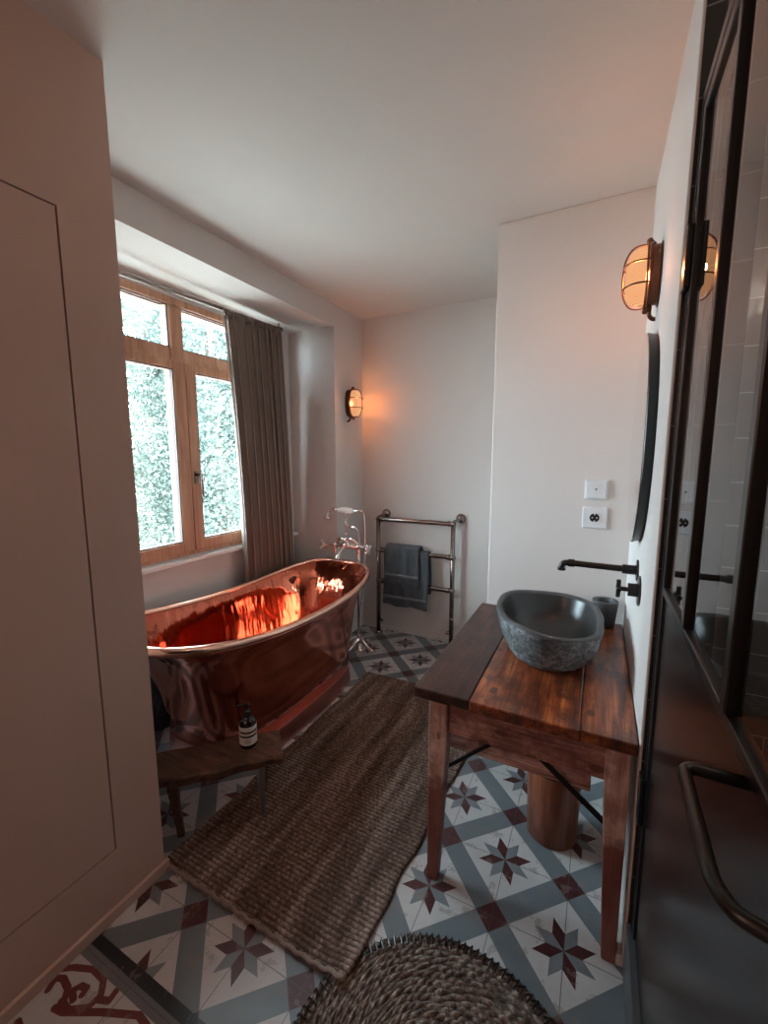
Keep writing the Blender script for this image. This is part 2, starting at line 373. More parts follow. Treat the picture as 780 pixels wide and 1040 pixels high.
# shower room behind the glass
struct(link('wall_shower_back', boxes((.24, 1.25, 2.012, 2.029, 0, CZ)), M['tile']))
struct(link('wall_shower_right', boxes((1.15, 1.3, -1.5, 2.012, 0, CZ)), M['tile']))
struct(link('wall_shower_side', boxes((.24, .252, 1.19, 2.012, 0, CZ)), M['tile']))
struct(link('wall_near_right', boxes((.13, .24, -1.5, -.45, 0, CZ)), M['wall']))
struct(link('floor_shower', boxes((.252, 1.15, -1.5, 2.012, 0, .12)), M['tile']))
struct(link('trim_1', boxes((.133, .252, -.45, 1.155, 0, .148)), simple('threshold_grey', (.07, .075, .08), .45), bev=.003))
struct(link('ground', boxes((-30, -2.32, -20, 25, -.75, -.65)), M['gravel']))  # unseen ground, made pale and raised to bounce daylight in through the window

struct(link('trim_2', boxes((.136, .252, 1.149, 1.156, .15, CZ)), M['tile_dark']))

# window_1
wn = bpy.data.objects.new('window_1', None); C.objects.link(wn); wn.location = (-2.05, 1.61, .815); struct(wn)
mid = 1.613
X0, X1 = -2.12, -2.045
bm = boxes((X0, X1, WY0, WY0+.05, WZ0, WZ1), (X0, X1, WY1-.05, WY1, WZ0, WZ1), (X0, X1, WY0+.05, WY1-.05, WZ1-.04, WZ1), (X0, X1, WY0+.05, WY1-.05, WZ0, WZ0+.03), (X0, X1, 1.552, 1.620, 1.885, WZ1-.04), (X0, X1, WY0+.05, WY1-.05, 1.868, 1.895))
link('window_frame', bm, M['frame'], wn, bev=.004)
def sash(y0, y1, z0, z1, gy0, gy1, gz0, gz1, xx=.012):
    f = link('sash', boxes((X0+.01, X1+xx, y0, gy0, z0, z1), (X0+.01, X1+xx, gy1, y1, z0, z1), (X0+.01, X1+xx, gy0, gy1, z0, gz0), (X0+.01, X1+xx, gy0, gy1, gz1, z1)), M['frame'], wn, bev=.005)
    link('gasket', boxes((X1-.02, X1+xx-.006, gy0-.002, gy0+.006, gz0, gz1), (X1-.02, X1+xx-.006, gy1-.006, gy1+.002, gz0, gz1), (X1-.02, X1+xx-.006, gy0, gy1, gz0-.002, gz0+.006), (X1-.02, X1+xx-.006, gy0, gy1, gz1-.006, gz1+.002)), M['gap'], f)
    link('pane', boxes((-2.085, -2.080, gy0, gy1, gz0, gz1)), M['glass'], f)
sash(.955, 1.618, .84, 1.875, 1.02, 1.548, .897, 1.832)
sash(1.621, 2.27, .84, 1.875, 1.683, 2.205, .897, 1.832)
sash(.955, 1.566, 1.892, WZ1-.035, .99, 1.548, 1.942, 2.16, -.004)
sash(1.606, 2.27, 1.892, WZ1-.035, 1.627, 2.24, 1.942, 2.16, -.004)
bm = boxes((-2.032, -2.024, 1.635, 1.660, 1.22, 1.29)); tube(bm, [(-2.026, 1.648, 1.27), (-1.985, 1.648, 1.27)], .008, 10)
tube(bm, catmull([(-1.988, 1.648, 1.275), (-1.985, 1.648, 1.25), (-1.985, 1.65, 1.15)], 5), .0085, 10)
link('window_handle', bm, M['nickel'], wn, smooth=True, auto=40)
link('window_sill', boxes((-2.05, -2.004, .70, 2.51, .785, .806)), M['sill'], wn, bev=.003)

# trees outside
def tree(cx, cy, rx_, ry_, z0, z1, n, mat, label, seed):
    rnd = random.Random(seed); t = thing('tree', label, 'tree', (cx, cy, -.65), 'trees outside the window')
    bm = bmesh.new(); tube(bm, catmull([(cx, cy, -.65), (cx+.1, cy+.1, .5), (cx-.05, cy, 2), (cx+.1, cy-.1, z1-.6)], 4), [.16-.009*i for i in range(13)], 8)
    link('trunk', bm, M['bark'], t, smooth=True)
    for k in range(7):
        bm = bmesh.new(); a = rnd.uniform(0, 2*PI); z = rnd.uniform(z0+.4, z1-1.2)
        tube(bm, catmull([(cx, cy, z), (cx+.5*rx_*math.cos(a), cy+.5*ry_*math.sin(a), z+.3), (cx+.85*rx_*math.cos(a), cy+.9*ry_*math.sin(a), z+.9)], 4), [.05-.005*i for i in range(9)], 6)
        link('branch', bm, M['bark'], t, smooth=True)
    vs, fs = [], []
    clumps = [(V((rnd.uniform(-.6, .6)*rx_, rnd.uniform(-1, 1)*ry_, rnd.uniform(z0, z1))), rnd.uniform(.2, .5)) for _ in range(90)]
    while len(fs) < n:
        c, rr = clumps[rnd.randrange(90)] if rnd.random() < .65 else (V((rnd.uniform(-.4, .4), rnd.uniform(-1, 1)*ry_, rnd.uniform(z0, z1))), rx_*.5)
        q = c+V((rnd.gauss(0, rr), rnd.gauss(0, rr), rnd.gauss(0, rr)))*.8
        if abs(q.x) > 1.1 or abs(q.y) > ry_+.03 or q.z < z0 or q.z > z1+.3: continue
        p = V((cx, cy, 0))+q
        d = V((rnd.gauss(0, 1), rnd.gauss(0, 1), rnd.gauss(0, 1))).normalized(); e = d.orthogonal().normalized()*.5; s = rnd.uniform(.026, .055)
        b = len(vs); nn = d.cross(e)*.12*s
        vs += [p-d*s, p+e*s+nn, p+d*s, p-e*s+nn]; fs.append((b, b+1, b+2, b+3))
    me = bpy.data.meshes.new('foliage'); me.from_pydata([tuple(v) for v in vs], [], fs); me.materials.append(mat)
    o = bpy.data.objects.new('foliage', me); C.objects.link(o); o.parent = t; o.matrix_parent_inverse = t.matrix_basis.inverted(); o['kind'] = 'stuff'
for k_, (x_, y_, mt_, lb_) in enumerate([(-7.0, 3.1, M['leaf'], 'leafy tree filling the left panes of the window'), (-7.0, 6.2, M['leaf2'], 'leafy tree filling the right panes of the window, beside the curtain'),
        (-7.0, 9.3, M['leaf'], 'leafy tree standing behind the curtain, outside the window'), (-9.6, 4.4, M['leaf2'], 'farther tree glimpsed through gaps of the left leafy tree'), (-9.6, 7.6, M['leaf'], 'farther tree glimpsed through gaps of the right leafy tree')]):
    tree(x_, y_, .85, 1.42, -.55, 5.0 if x_ < -8 else 4.7, 38000, mt_, lb_, 3+k_)

# ------------------------------------------------------------------ curtain and rod
def curtain():
    cu = thing('curtain', 'long brown linen curtain hanging at the right of the window', 'curtain', (-1.95, 2.1, 0))
    n, mz = 170, 24; loops = []
    rows = []
    for j in range(mz+1):
        f = j/mz; z = 2.205-f*2.17-.025*(1-f)*(1-0)
        y0 = 1.815+.115*f+.02*math.sin(f*4); y1 = 2.285+.13*f
        row = []
        for i in range(n+1):
            s = i/n; a = .030+.008*f
            ph = s*2*PI*8+.9*math.sin(s*9)+.35*math.sin(f*3+s*14)
            row.append((-1.945-.022*f+a*math.sin(ph)*(1 if s > .03 else .6)+.006*math.sin(s*31+f*2), y0+(y1-y0)*s+.007*math.sin(2*ph), z+(.02*s+.004)*(1-f)))
        rows.append(row)
    bm = bmesh.new(); loft(bm, rows, False, False, False); o = link('cloth', bm, M['curtain'], cu, smooth=True)
    so = o.modifiers.new('thick', 'SOLIDIFY'); so.thickness = .003
    # gathered heading tape
    rows = []
    for z in (2.212, 2.175):
        rows.append([(-1.938+.012*math.sin(s*2*PI*22/200), 1.815+(.47)*s/200, z-.018+.018*s/200) for s in range(201)])
    bm = bmesh.new(); loft(bm, rows, False, False, False); o = link('heading', bm, M['curtain'], cu, smooth=True); o.modifiers.new('t', 'SOLIDIFY').thickness = .003
    return cu
curtain()
rd = thing('curtain_rod', 'thin dark curtain rod with ball end above the window', 'curtain rod', (-1.95, 1.6, 2.215))
link('rod', rod((-1.95, .74, 2.165), (-1.95, 2.30, 2.212), .010), M['nickel'], rd, smooth=True, auto=40)
bm = bmesh.new(); bmesh.ops.create_uvsphere(bm, u_segments=16, v_segments=10, radius=.016, matrix=Matrix.Translation((-1.95, 2.31, 2.212))); link('finial', bm, M['nickel'], rd, smooth=True)
for y in (.95, 2.294):
    link('bracket', rod((-1.95, y, 2.165+.03*(y-.74)), (-1.95, y, 2.247), .006), M['nickel'], rd)

# ------------------------------------------------------------------ bathtub
def sup(cx, cy, A, Bq, n, zf, N=160):
    out = []
    for k in range(N):
        a = 2*PI*k/N; c, s = math.cos(a), math.sin(a)
        x, y = Bq*c, A*s; d = math.hypot(x, y); c, s = x/d, y/d
        r = (abs(s/A)**n+abs(c/Bq)**n)**(-1/n)
        Y = cy+r*s; out.append(V((cx+r*c, Y, zf(Y))))
    return out
tub = thing('bathtub', 'freestanding polished copper bathtub with curved rim beside the window', 'bathtub', (-1.56, 1.65, 0))
def rz(Y):
    t = (Y-1.636)/.808; return .588-.028*t+.089*t*t
def bl(t, A, Bq, cy, n, f): return sup(-1.56, cy, A, Bq, n, f)
out = []
prof_out = [(.00, .796, .346, 1.636, 3.5), (.03, .765, .338, 1.64, 3.5), (.08, .715, .330, 1.647, 3.4), (.16, .66, .323, 1.655, 3.3), (.3, .615, .317, 1.665, 3.2), (.5, .58, .308, 1.675, 3.2), (.75, .548, .294, 1.68, 3.3), (1., .525, .285, 1.68, 3.6)]
lo = []
for s, A, Bq, cy, n in prof_out:
    lo.append(sup(-1.56, cy, A, Bq, n, lambda Y, s=s: (1-s)*(rz(Y)-.014)+s*.085))
inn = []
for s, A, Bq, cy, n in [(0, .778, .328, 1.636, 3.5), (.03, .75, .318, 1.64, 3.5), (.09, .70, .310, 1.647, 3.4), (.18, .645, .300, 1.655, 3.3), (.35, .595, .290, 1.665, 3.2), (.6, .55, .275, 1.675, 3.0), (.85, .51, .25, 1.68, 2.9), (.96, .46, .21, 1.68, 2.8), (1, .38, .15, 1.68, 2.6), (1.0, .15, .05, 1.68, 2.3)]:
    inn.append(sup(-1.56, cy, A, Bq, n, lambda Y, s=s: (1-s)*(rz(Y)+.003)+s*.145))
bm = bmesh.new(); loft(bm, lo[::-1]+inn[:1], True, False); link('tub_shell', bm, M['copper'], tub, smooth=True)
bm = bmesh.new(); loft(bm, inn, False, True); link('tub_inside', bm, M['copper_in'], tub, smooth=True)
c0 = sup(-1.56, 1.636, .790, .340, 3.5, rz)
bm = bmesh.new(); tube(bm, c0, .0165, 12, closed=True); link('rolled_rim', bm, M['copper_lip'], tub, smooth=True)
bm = bmesh.new(); loft(bm, [sup(-1.56, 1.66, .46, .295, 2.9, lambda Y: 0), sup(-1.56, 1.66, .445, .282, 2.9, lambda Y: .086)][0:2], True, True)
pl = []
for z, d in ((0, .028), (.01, .022), (.075, .004), (.088, .006), (.094, 0)): pl.append(sup(-1.56, 1.68, .527+d*.3, .288+d*.3, 3.6, lambda Y, z=z: z))
bm.free(); bm = bmesh.new(); loft(bm, pl); link('plinth', bm, M['copper_plinth'], tub, smooth=True, auto=50)
bm = bmesh.new(); lathe(bm, [(.001, .002), (.03, .002), (.032, 0), (.001, -.004)], (-1.56, 2.0, .150), 24); link('drain', bm, M['chrome'], tub, smooth=True)
bm = bmesh.new(); lathe(bm, [(.0, -.012), (.022, -.01), (.026, 0), (.026, .004)], (-1.80, 2.19, .545), 20, 'X'); link('overflow', bm, M['brass'], tub, smooth=True)

# ------------------------------------------------------------------ floor-standing bath mixer
tp = thing('bath_mixer_tap', 'chrome floor-standing bath mixer with white handset behind the copper tub', 'tap', (-1.56, 2.48, 0))
TY = 2.485
for x in (-1.465, -1.655):
    bm = bmesh.new(); tube(bm, [(x, TY, .02), (x, TY, .70)], .011, 14)
    for z in (.1, .66): lathe(bm, [(.011, -.012), (.017, -.008), (.017, .008), (.011, .012)], (x, TY, z), 16)
    link('riser', bm, M['chrome'], tp, smooth=True, auto=50)
    bm = bmesh.new(); lathe(bm, [(.042, 0), (.042, .006), (.026, .012), (.016, .04), (.013, .05)], (x, TY, 0), 24)
    for a in ((-1.9, -.2, 1.5, 3.1) if x > -1.5 else (-1.9, -.2, 3.3)):   # claw toes
        c, s = math.cos(a), math.sin(a)
        tube(bm, catmull([(x, TY, .075), (x+.04*c, TY+.04*s, .062), (x+.085*c, TY+.085*s, .028), (x+.125*c, TY+.125*s, .014)], 4), [.018, .020, .020, .019, .017, .015, .014, .013, .013, .014, .015, .014, .010], 8)
    link('claw_foot', bm, M['chrome'], tp, smooth=True)
bm = bmesh.new(); tube(bm, [(-1.70, TY, .745), (-1.42, TY, .745)], .015, 14)
for x in (-1.655, -1.465):
    tube(bm, catmull([(x, TY, .69), (x, TY, .72), (x, TY, .75)], 3), .016, 12); bmesh.ops.create_uvsphere(bm, u_segments=14, v_segments=9, radius=.023, matrix=Matrix.Translation((x, TY, .748)))
bmesh.ops.create_uvsphere(bm, u_segments=16, v_segments=10, radius=.032, matrix=Matrix.Translation((-1.56, TY-.01, .755)))
tube(bm, catmull([(-1.655, TY, .75), (-1.61, TY-.01, .80), (-1.56, TY-.01, .79), (-1.51, TY-.01, .80), (-1.465, TY, .75)], 5), .012, 10)
link('mixer_body', bm, M['chrome'], tp, smooth=True)
bm = bmesh.new(); tube(bm, catmull([(-1.565, TY-.01, .755), (-1.568, TY-.05, .735), (-1.57, TY-.10, .705), (-1.57, TY-.115, .675)], 5), [.016]*10+[.017]*5+[.022], 12); link('spout', bm, M['chrome'], tp, smooth=True)
for x, dx_ in ((-1.70, -1), (-1.42, 1)):
    bm = bmesh.new(); tube(bm, [(x, TY-.0, .745), (x+.045*dx_, TY-.02, .74)], .009, 10)
    for k in range(4):
        a = k*PI/2+.5; p = V((x+.045*dx_, TY-.02, .74)); q = p+V((0, math.cos(a), math.sin(a)))*.034
        tube(bm, [p, q], [.006, .0075], 8); bmesh.ops.create_uvsphere(bm, u_segments=8, v_segments=6, radius=.009, matrix=Matrix.Translation(q))
    link('cross_handle', bm, M['chrome'], tp, smooth=True)
bm = bmesh.new(); tube(bm, [(-1.565, TY, .78), (-1.565, TY, .965)], .007, 10)
for z, r in ((.80, .014), (.83, .011), (.90, .012), (.955, .011)): lathe(bm, [(.006, -.012), (r, -.004), (r, .004), (.006, .012)], (-1.565, TY, z), 14)
tube(bm, catmull([(-1.585, TY-.012, .985), (-1.575, TY, .968), (-1.555, TY, .968), (-1.545, TY-.012, .985)], 3), .006, 8)
tube(bm, catmull([(-1.565, TY, .885), (-1.52, TY, .886), (-1.49, TY, .88)], 3), .008, 8)
link('cradle_post', bm, M['chrome'], tp, smooth=True)
bm = bmesh.new(); lathe(bm, [(.010, -.065), (.018, -.055), (.023, -.02), (.023, .02), (.018, .055), (.010, .065)], (-1.565, TY-.005, .998), 18, 'X'); hs = link('handset', bm, M['white'], tp, smooth=True)
bm = bmesh.new(); tube(bm, catmull([(-1.625, TY-.005, 1.0), (-1.67, TY-.008, 1.005), (-1.70, TY-.012, .985), (-1.708, TY-.018, .955)], 5), .009, 10)
lathe(bm, [(.010, .012), (.026, .0), (.03, -.012), (.004, -.014)], (-1.71, TY-.02, .945), 18); link('shower_rose', bm, M['chrome'], hs, smooth=True)
bm = bmesh.new(); tube(bm, catmull([(-1.505, TY-.005, .998), (-1.45, TY, 1.0), (-1.425, TY+.01, .96), (-1.425, TY+.02, .75), (-1.43, TY+.02, .5), (-1.455, TY+.015, .33), (-1.475, TY+.02, .42), (-1.472, TY+.03, .70), (-1.475, TY+.015, .84), (-1.492, TY, .88)], 8), .0055, 8)
link('hose', bm, M['chrome'], tp, smooth=True)

# ------------------------------------------------------------------ dark bag behind tub
bm = bmesh.new(); rr = random.Random(5)
lp = []
for j in range(17):
    f = j/16; R_ = .075*(1-.35*f)*(1 if f < .93 else .6)+.004; l = []
    for k in range(48):
        a = 2*PI*k/48; q = R_*(1+.16*math.sin(a*7+f*5)+.10*math.sin(a*11-f*9)+.1*math.sin(f*23+a*3))
        l.append(V((-1.925+.6*q*math.cos(a)+.0*f, 1.36+2.0*q*math.sin(a)+.02*f, .003+.47*f)))
    lp.append(l)
loft(bm, lp); tag(link('crumpled_bag', bm, M['bag'], smooth=True), 'dark grey crumpled bag slumped between the copper tub and the window wall', 'bag')

# ------------------------------------------------------------------ heated towel rail
tr = thing('towel_rail', 'dark bronze ladder towel rail standing against the back wall', 'towel rail', (-1.175, 2.82, 0))
RY = 2.815; XL, XR = -1.482, -.890
for x in (XL, XR):
    bm = bmesh.new(); tube(bm, [(x, RY, 0), (x, RY, .905)], .0165, 16)
    lathe(bm, [(.03, 0), (.03, .006), (.017, .014)], (x, RY, 0), 20)
    for z in (.418, .662): bmesh.ops.create_uvsphere(bm, u_segments=14, v_segments=8, radius=.023, matrix=Matrix.Translation((x, RY, z)))
    bmesh.ops.create_uvsphere(bm, u_segments=14, v_segments=8, radius=.021, matrix=Matrix.Translation((x, RY, .902)))
    p = link('post', bm, M['nickel'], tr, smooth=True)
    bm = bmesh.new(); tube(bm, [(x, RY, .915), (x+.035, 2.84, .935), (x+.035, 2.889, .935)], .011, 10); lathe(bm, [(.001, .0), (.034, -.0), (.036, -.012), (.022, -.03), (.012, -.034)], (x+.035, 2.89, .935), 24, 'Y')
    link('wall_mount', bm, M['nickel'], tr, smooth=True, auto=50)
    bm = bmesh.new(); tube(bm, [(x, RY, .10), (x-.035 if x > -1 else x+.035, RY, .10)], .012, 10); link('valve', bm, M['nickel'], tr, smooth=True, auto=50)
for z in (.418, .662, .902):
    bm = bmesh.new(); tube(bm, [(XL, RY, z), (XR, RY, z)], .0165, 16)
    for x in (XL+.03, XR-.03): lathe(bm, [(.0165, -.01), (.021, -.006), (.021, .006), (.0165, .01)], (x, RY, z), 16, 'X')
    link('rail', bm, M['nickel'], tr, smooth=True, auto=50)
def towel(name, x0, x1, zt, zf, zb, off, th, label, seed):
    rnd = random.Random(seed)
    path = [(RY-off-.012, zf), (RY-off-.016, zf+.05), (RY-off-.006, zt-.06), (RY-off, zt), (RY-off*.7, zt+off*.7), (RY, zt+off), (RY+off*.7, zt+off*.7), (RY+off, zt), (RY+off+.004, zt-.08), (RY+off+.006, zb)]
    pp = catmull([(0, a, b) for a, b in path], 6); n = 30; rows = []
    for p in pp:
        rows.append([(x0+(x1-x0)*i/n+.004*math.sin(p.z*17+i*.2), p.y+.0035*math.sin(i*.9+p.z*9+seed)*(1 if p.y < RY else .3), p.z+.006*math.sin(i*.35+seed)*(1 if p.y < RY and p.z < zf+.1 else 0)) for i in range(n+1)])
    bm = bmesh.new(); loft(bm, rows, False, False, False); o = link(name, bm, M['charcoal'], smooth=True)
    so = o.modifiers.new('thick', 'SOLIDIFY'); so.thickness = th; so.offset = 0
    tag(o, label, 'towel')
    z = zf+.055
    rows = [[(x0+.002+(x1-x0-.004)*i/n+.004*math.sin(zz*17+i*.2), RY-off-.015-th/2-.0015+.0035*math.sin(i*.9+zz*9+seed), zz) for i in range(n+1)] for zz in (z, z+.022)]
    bm = bmesh.new(); loft(bm, rows, False, False, False); b = link('woven_band', bm, M['charcoal_band'], o, smooth=True); b.modifiers.new('t', 'SOLIDIFY').thickness = .002
towel('bath_towel', -1.415, -1.060, .662, .255, .36, .024, .010, 'long charcoal bath towel, the lower and wider one on the towel rail', 1)
towel('hand_towel', -1.395, -1.128, .668, .432, .50, .050, .012, 'short charcoal hand towel folded on top of the longer towel', 2)

# ------------------------------------------------------------------ bulkhead wall lamps
def lamp(loc, face, label, sc=1.0):
    # local frame: +X away from the wall, Y along it, Z up
    t = thing('bulkhead_lamp', label, 'wall lamp', loc, 'caged bulkhead wall lamps'); t.rotation_euler = (0, 0, 0 if face > 0 else PI); t.scale = (sc,)*3
    def oval(a, b, x, n=48): 
        return [V((x, (b*math.copysign(abs(math.cos(k*2*PI/n))**.8, math.cos(k*2*PI/n))), a*math.copysign(abs(math.sin(k*2*PI/n))**.72, math.sin(k*2*PI/n)))) for k in range(n)]
    def L(nm, bm, mt, **k):
        o = link(nm, bm, mt, None, **k); o.parent = t; return o
    bm = bmesh.new(); loft(bm, [oval(.098, .058, 0), oval(.098, .058, .004), oval(.092, .053, .006), oval(.092, .053, .026), oval(.100, .062, .028), oval(.100, .062, .034), oval(.094, .055, .036)]); L('housing', bm, M['brass'], smooth=True, auto=40)
    bm = bmesh.new(); loft(bm, [oval(.092, .053, .032), oval(.091, .052, .055), oval(.087, .048, .074), oval(.074, .038, .090), oval(.05, .022, .098), oval(.02, .01, .100)]); L('glass_dome', bm, M['lampglass'], smooth=True)
    bm = bmesh.new()
    tube(bm, oval(.097, .057, .040), .0035, 8, closed=True)
    for z in (-.034, .034):
        hw = .058; tube(bm, catmull([(.034, -hw, z), (.075, -hw+.002, z), (.100, -hw*.5, z), (.106, 0, z), (.100, hw*.5, z), (.075, hw-.002, z), (.034, hw, z)], 4), .0028, 6)
    tube(bm, catmull([(.034, 0, -.1), (.078, 0, -.096), (.102, 0, -.06), (.108, 0, 0), (.102, 0, .06), (.078, 0, .096), (.034, 0, .1)], 4), .0028, 6)
    L('cage', bm, M['brass'], smooth=True)
    for z in (-1, 1):
        bm = bmesh.new(); tube(bm, [(.022, 0, .095*z), (.034, 0, .108*z)], .008, 10); bmesh.ops.create_uvsphere(bm, u_segments=10, v_segments=8, radius=.0095, matrix=Matrix.Translation((.036, 0, .110*z))); L('screw_lug', bm, M['brass'], smooth=True)
    bm = bmesh.new(); tube(bm, catmull([(.022, -.02, -.09), (.022, -.025, -.115), (.012, -.03, -.128), (.002, -.03, -.130)], 4), .007, 8); L('cable_gland', bm, M['brass'], smooth=True)
    d = bpy.data.lights.new('bulb', 'POINT'); d.energy = 10.0; d.color = (1, .45, .19); d.shadow_soft_size = .014
    o = bpy.data.objects.new('bulb', d); C.objects.link(o); o.parent = t; o.location = (.066, 0, 0)
    return t
lamp((.13, 1.60, 1.92), -1, 'lit brass caged bulkhead lamp above the mirror, the larger near one on the right wall', .93)
lamp((-1.66, 2.70, 1.755), 1, 'lit brass caged bulkhead lamp on the far window wall, above the bath tap', 1.0)

# ------------------------------------------------------------------ mirror
mr = thing('wall_mirror', 'oval mirror with black rim seen edge-on on the right wall', 'mirror', (.13, 1.62, 1.42))
def ov(x, a, b, cy=1.62, cz=1.42, n=72):
    return [V((x, cy+b*math.copysign(abs(math.cos(k*2*PI/n))**.9, math.cos(k*2*PI/n)), cz+a*math.copysign(abs(math.sin(k*2*PI/n))**.9, math.sin(k*2*PI/n)))) for k in range(n)]
bm = bmesh.new(); loft(bm, [ov(.130, .322, .255), ov(.106, .330, .262), ov(.104, .328, .260)], True, True); link('rim', bm, M['black'], mr, smooth=True, auto=40)
bm = bmesh.new(); loft(bm, [ov(.1041, .3275, .2595), ov(.1025, .3265, .2585)]); link('mirror_glass', bm, simple('mirror_silver', (.86, .87, .87), .01, 1, var=0), mr)

# ------------------------------------------------------------------ wall switch and socket
pt = thing('wall_switch', 'square white cover plate with tiny centre mark, above the power socket', 'switch', (-.008, 2.03, 1.23))
link('plate', boxes((-.053, .037, 2.021, 2.030, 1.187, 1.273)), M['socket'], pt, bev=.004)
link('rocker', boxes((-.046, .030, 2.0185, 2.022, 1.194, 1.266)), M['socket'], pt, bev=.003)
bm = bmesh.new(); loft(bm, [[(-.013, y, 1.234), (-.003, y, 1.234), (-.008, y, 1.225)] for y in (2.019, 2.0178)]); link('centre_mark', bm, M['black'], pt)
ps = thing('power_socket', 'square white wall socket with round dark recess, below the cover plate', 'socket', (-.008, 2.03, 1.108))
bm = boxes((-.056, .040, 2.021, 2.030, 1.062, 1.154)); link('plate', bm, M['socket'], ps, bev=.006)
bm = bmesh.new(); lathe(bm, [(.0215, .001), (.0215, -.003), (.0195, -.003), (.019, .001)], (-.008, 2.021, 1.108), 32, 'Y'); link('ring', bm, M['socket'], ps, smooth=True, auto=40)
bm = bmesh.new(); lathe(bm, [(.0001, -.0005), (.0192, -.0006), (.0192, -.0012), (.0001, -.0012)], (-.008, 2.021, 1.108), 32, 'Y'); link('recess', bm, M['black'], ps)
bm = boxes((-.011, -.005, 2.0185, 2.0195, 1.120, 1.127), (-.011, -.005, 2.0185, 2.0195, 1.089, 1.096))
for x in (-.017, .001): lathe(bm, [(.0001, -.0016), (.0028, -.0016), (.0028, -.0022), (.0001, -.0022)], (x, 2.021, 1.108), 12, 'Y')
link('contacts', bm, M['socket'], ps)

# ------------------------------------------------------------------ wash table
TZ = .655
tb = thing('wash_table', 'old reddish plank table with tapered legs carrying the stone basin', 'table', (-.17, 1.58, 0))
def plank(x0, x1, y0, y1, z0, z1, mat, nm='plank', seed=0):
    rnd = random.Random(seed); bm = bmesh.new(); n = 14; rows = []
    for i in range(n+1):
        y = y0+(y1-y0)*i/n; e = rnd.uniform(-.0012, .0012)
        rows.append([(x0+e, y, z0), (x1+e*.5, y, z0), (x1+e*.5, y, z1+e*.3), (x0+e, y, z1+e*.3)])
    loft(bm, rows); return link(nm, bm, mat, tb, bev=.004, seg_=2)
plank(-.480, -.306, 1.150, 2.012, TZ-.034, TZ, M['t_dark'], seed=1)
plank(-.3045, -.0065, 1.146, 2.012, TZ-.034, TZ, M['t_orange'], seed=2)
plank(-.0045, .127, 1.152, 2.012, TZ-.034, TZ-.0005, M['t_orange'], seed=3)
link('gap_shade_strip', boxes((-.3062, -.3042, 1.152, 2.010, TZ-.036, TZ-.006), (-.0068, -.0042, 1.154, 2.010, TZ-.036, TZ-.006)), M['gap'], tb)  # dark filler set into the plank gaps, standing in for their shade
link('apron', boxes((-.39, .062, 1.168, 1.192, .520, TZ-.035)), M['t_apron'], tb, bev=.003)
link('apron', boxes((-.39, .062, 1.955, 1.979, .520, TZ-.035)), M['t_apron'], tb, bev=.003)
link('apron', boxes((-.420, -.398, 1.21, 1.94, .520, TZ-.035)), M['t_apron'], tb, bev=.003)
link('apron', boxes((.080, .10, 1.21, 1.94, .520, TZ-.035)), M['t_apron'], tb, bev=.003)
link('lower_rail', boxes((-.398, .03, 1.27, 1.292, .395, .56)), M['t_apron'], tb, bev=.003)
def tleg(cx, cy, sx, sy):
    bm = bmesh.new(); rows = []
    for z, wd in ((0, .034), (.02, .036), (.30, .048), (.52, .058), (TZ-.036, .059)):
        ox = cx-sx*(.059-wd)/2*-1*0; x0 = cx-sx*.0295; y0 = cy-sy*.0295   # outer faces stay straight, inner faces taper
        xa, xb = sorted((x0+sx*0, x0+sx*wd)); ya, yb = sorted((y0, y0+sy*wd))
        rows.append([(xa, ya, z), (xb, ya, z), (xb, yb, z), (xa, yb, z)])
    loft(bm, rows); return link('leg', bm, M['t_leg'], tb, bev=.003)
tleg(-.400, 1.180, 1, 1); tleg(.086, 1.182, -1, 1); tleg(-.417, 1.965, 1, -1); tleg(.086, 1.965, -1, -1)
def bar(p, q, w_=.011, t_=.004):
    p, q = V(p), V(q); d = (q-p).normalized(); s = d.cross(V((0, 1, 0))).normalized()*w_; y = V((0, t_, 0))
    bm = bmesh.new(); loft(bm, [[a-s-y, a+s-y, a+s+y, a-s+y] for a in (p, q)]); return bm
link('brace', bar((-.398, 1.225, .352), (-.215, 1.225, .520), .0055), M['black'], tb)
link('brace', bar((-.150, 1.225, .522), (.075, 1.225, .347), .0065), M['black'], tb)

# ------------------------------------------------------------------ stone basin
bs = thing('stone_basin', 'rough grey river-stone basin with smooth dark bowl standing on the plank table', 'basin', (-.14, 1.62, TZ))
rim = catmull([(-.328, 1.617, 0), (-.316, 1.745, 0), (-.242, 1.835, 0), (-.10, 1.885, 0), (.005, 1.825, 0), (.04, 1.70, 0), (.044, 1.56, 0), (.031, 1.461, 0), (-.04, 1.382, 0), (-.135, 1.356, 0), (-.205, 1.382, 0), (-.255, 1.425, 0), (-.303, 1.516, 0)], 8, True)
cen = V((-.14, 1.62, 0)); NR = len(rim)
def ring(sc, z, off=V((0, 0, 0)), nz=0, sd=0):
    r_ = random.Random(sd); ph = [r_.uniform(0, 6) for _ in range(4)]; o = []
    for i, p in enumerate(rim):
        a = 2*PI*i/NR; k = sc*(1+nz*(math.sin(5*a+ph[0])+.6*math.sin(11*a+ph[1])+.5*math.sin(19*a+ph[2])))
        zz = z+ (.010*math.sin(a+2.0)+.004*math.sin(3*a) if z > .7 else 0)
        q = cen+(p-cen)*k+off; o.append(V((q.x, q.y, zz)))
    return o
rZ = .803
bm = bmesh.new(); lo = []
for sc, z, dx_ in ((.40, TZ, 0), (.66, TZ, 0), (.72, TZ+.004, 0), (.775, TZ+.018, 0), (.835, TZ+.040, 0), (.90, TZ+.068, 0), (.95, TZ+.10, 0), (.985, TZ+.13, 0), (1.0, rZ-.004, 0)):
    lo.append(ring(sc, z, V((0, .004, 0)), .006 if z > TZ else .003, int(z*1000)))
loft(bm, lo, True, False); link('outer_stone', bm, M['stone'], bs, smooth=True)
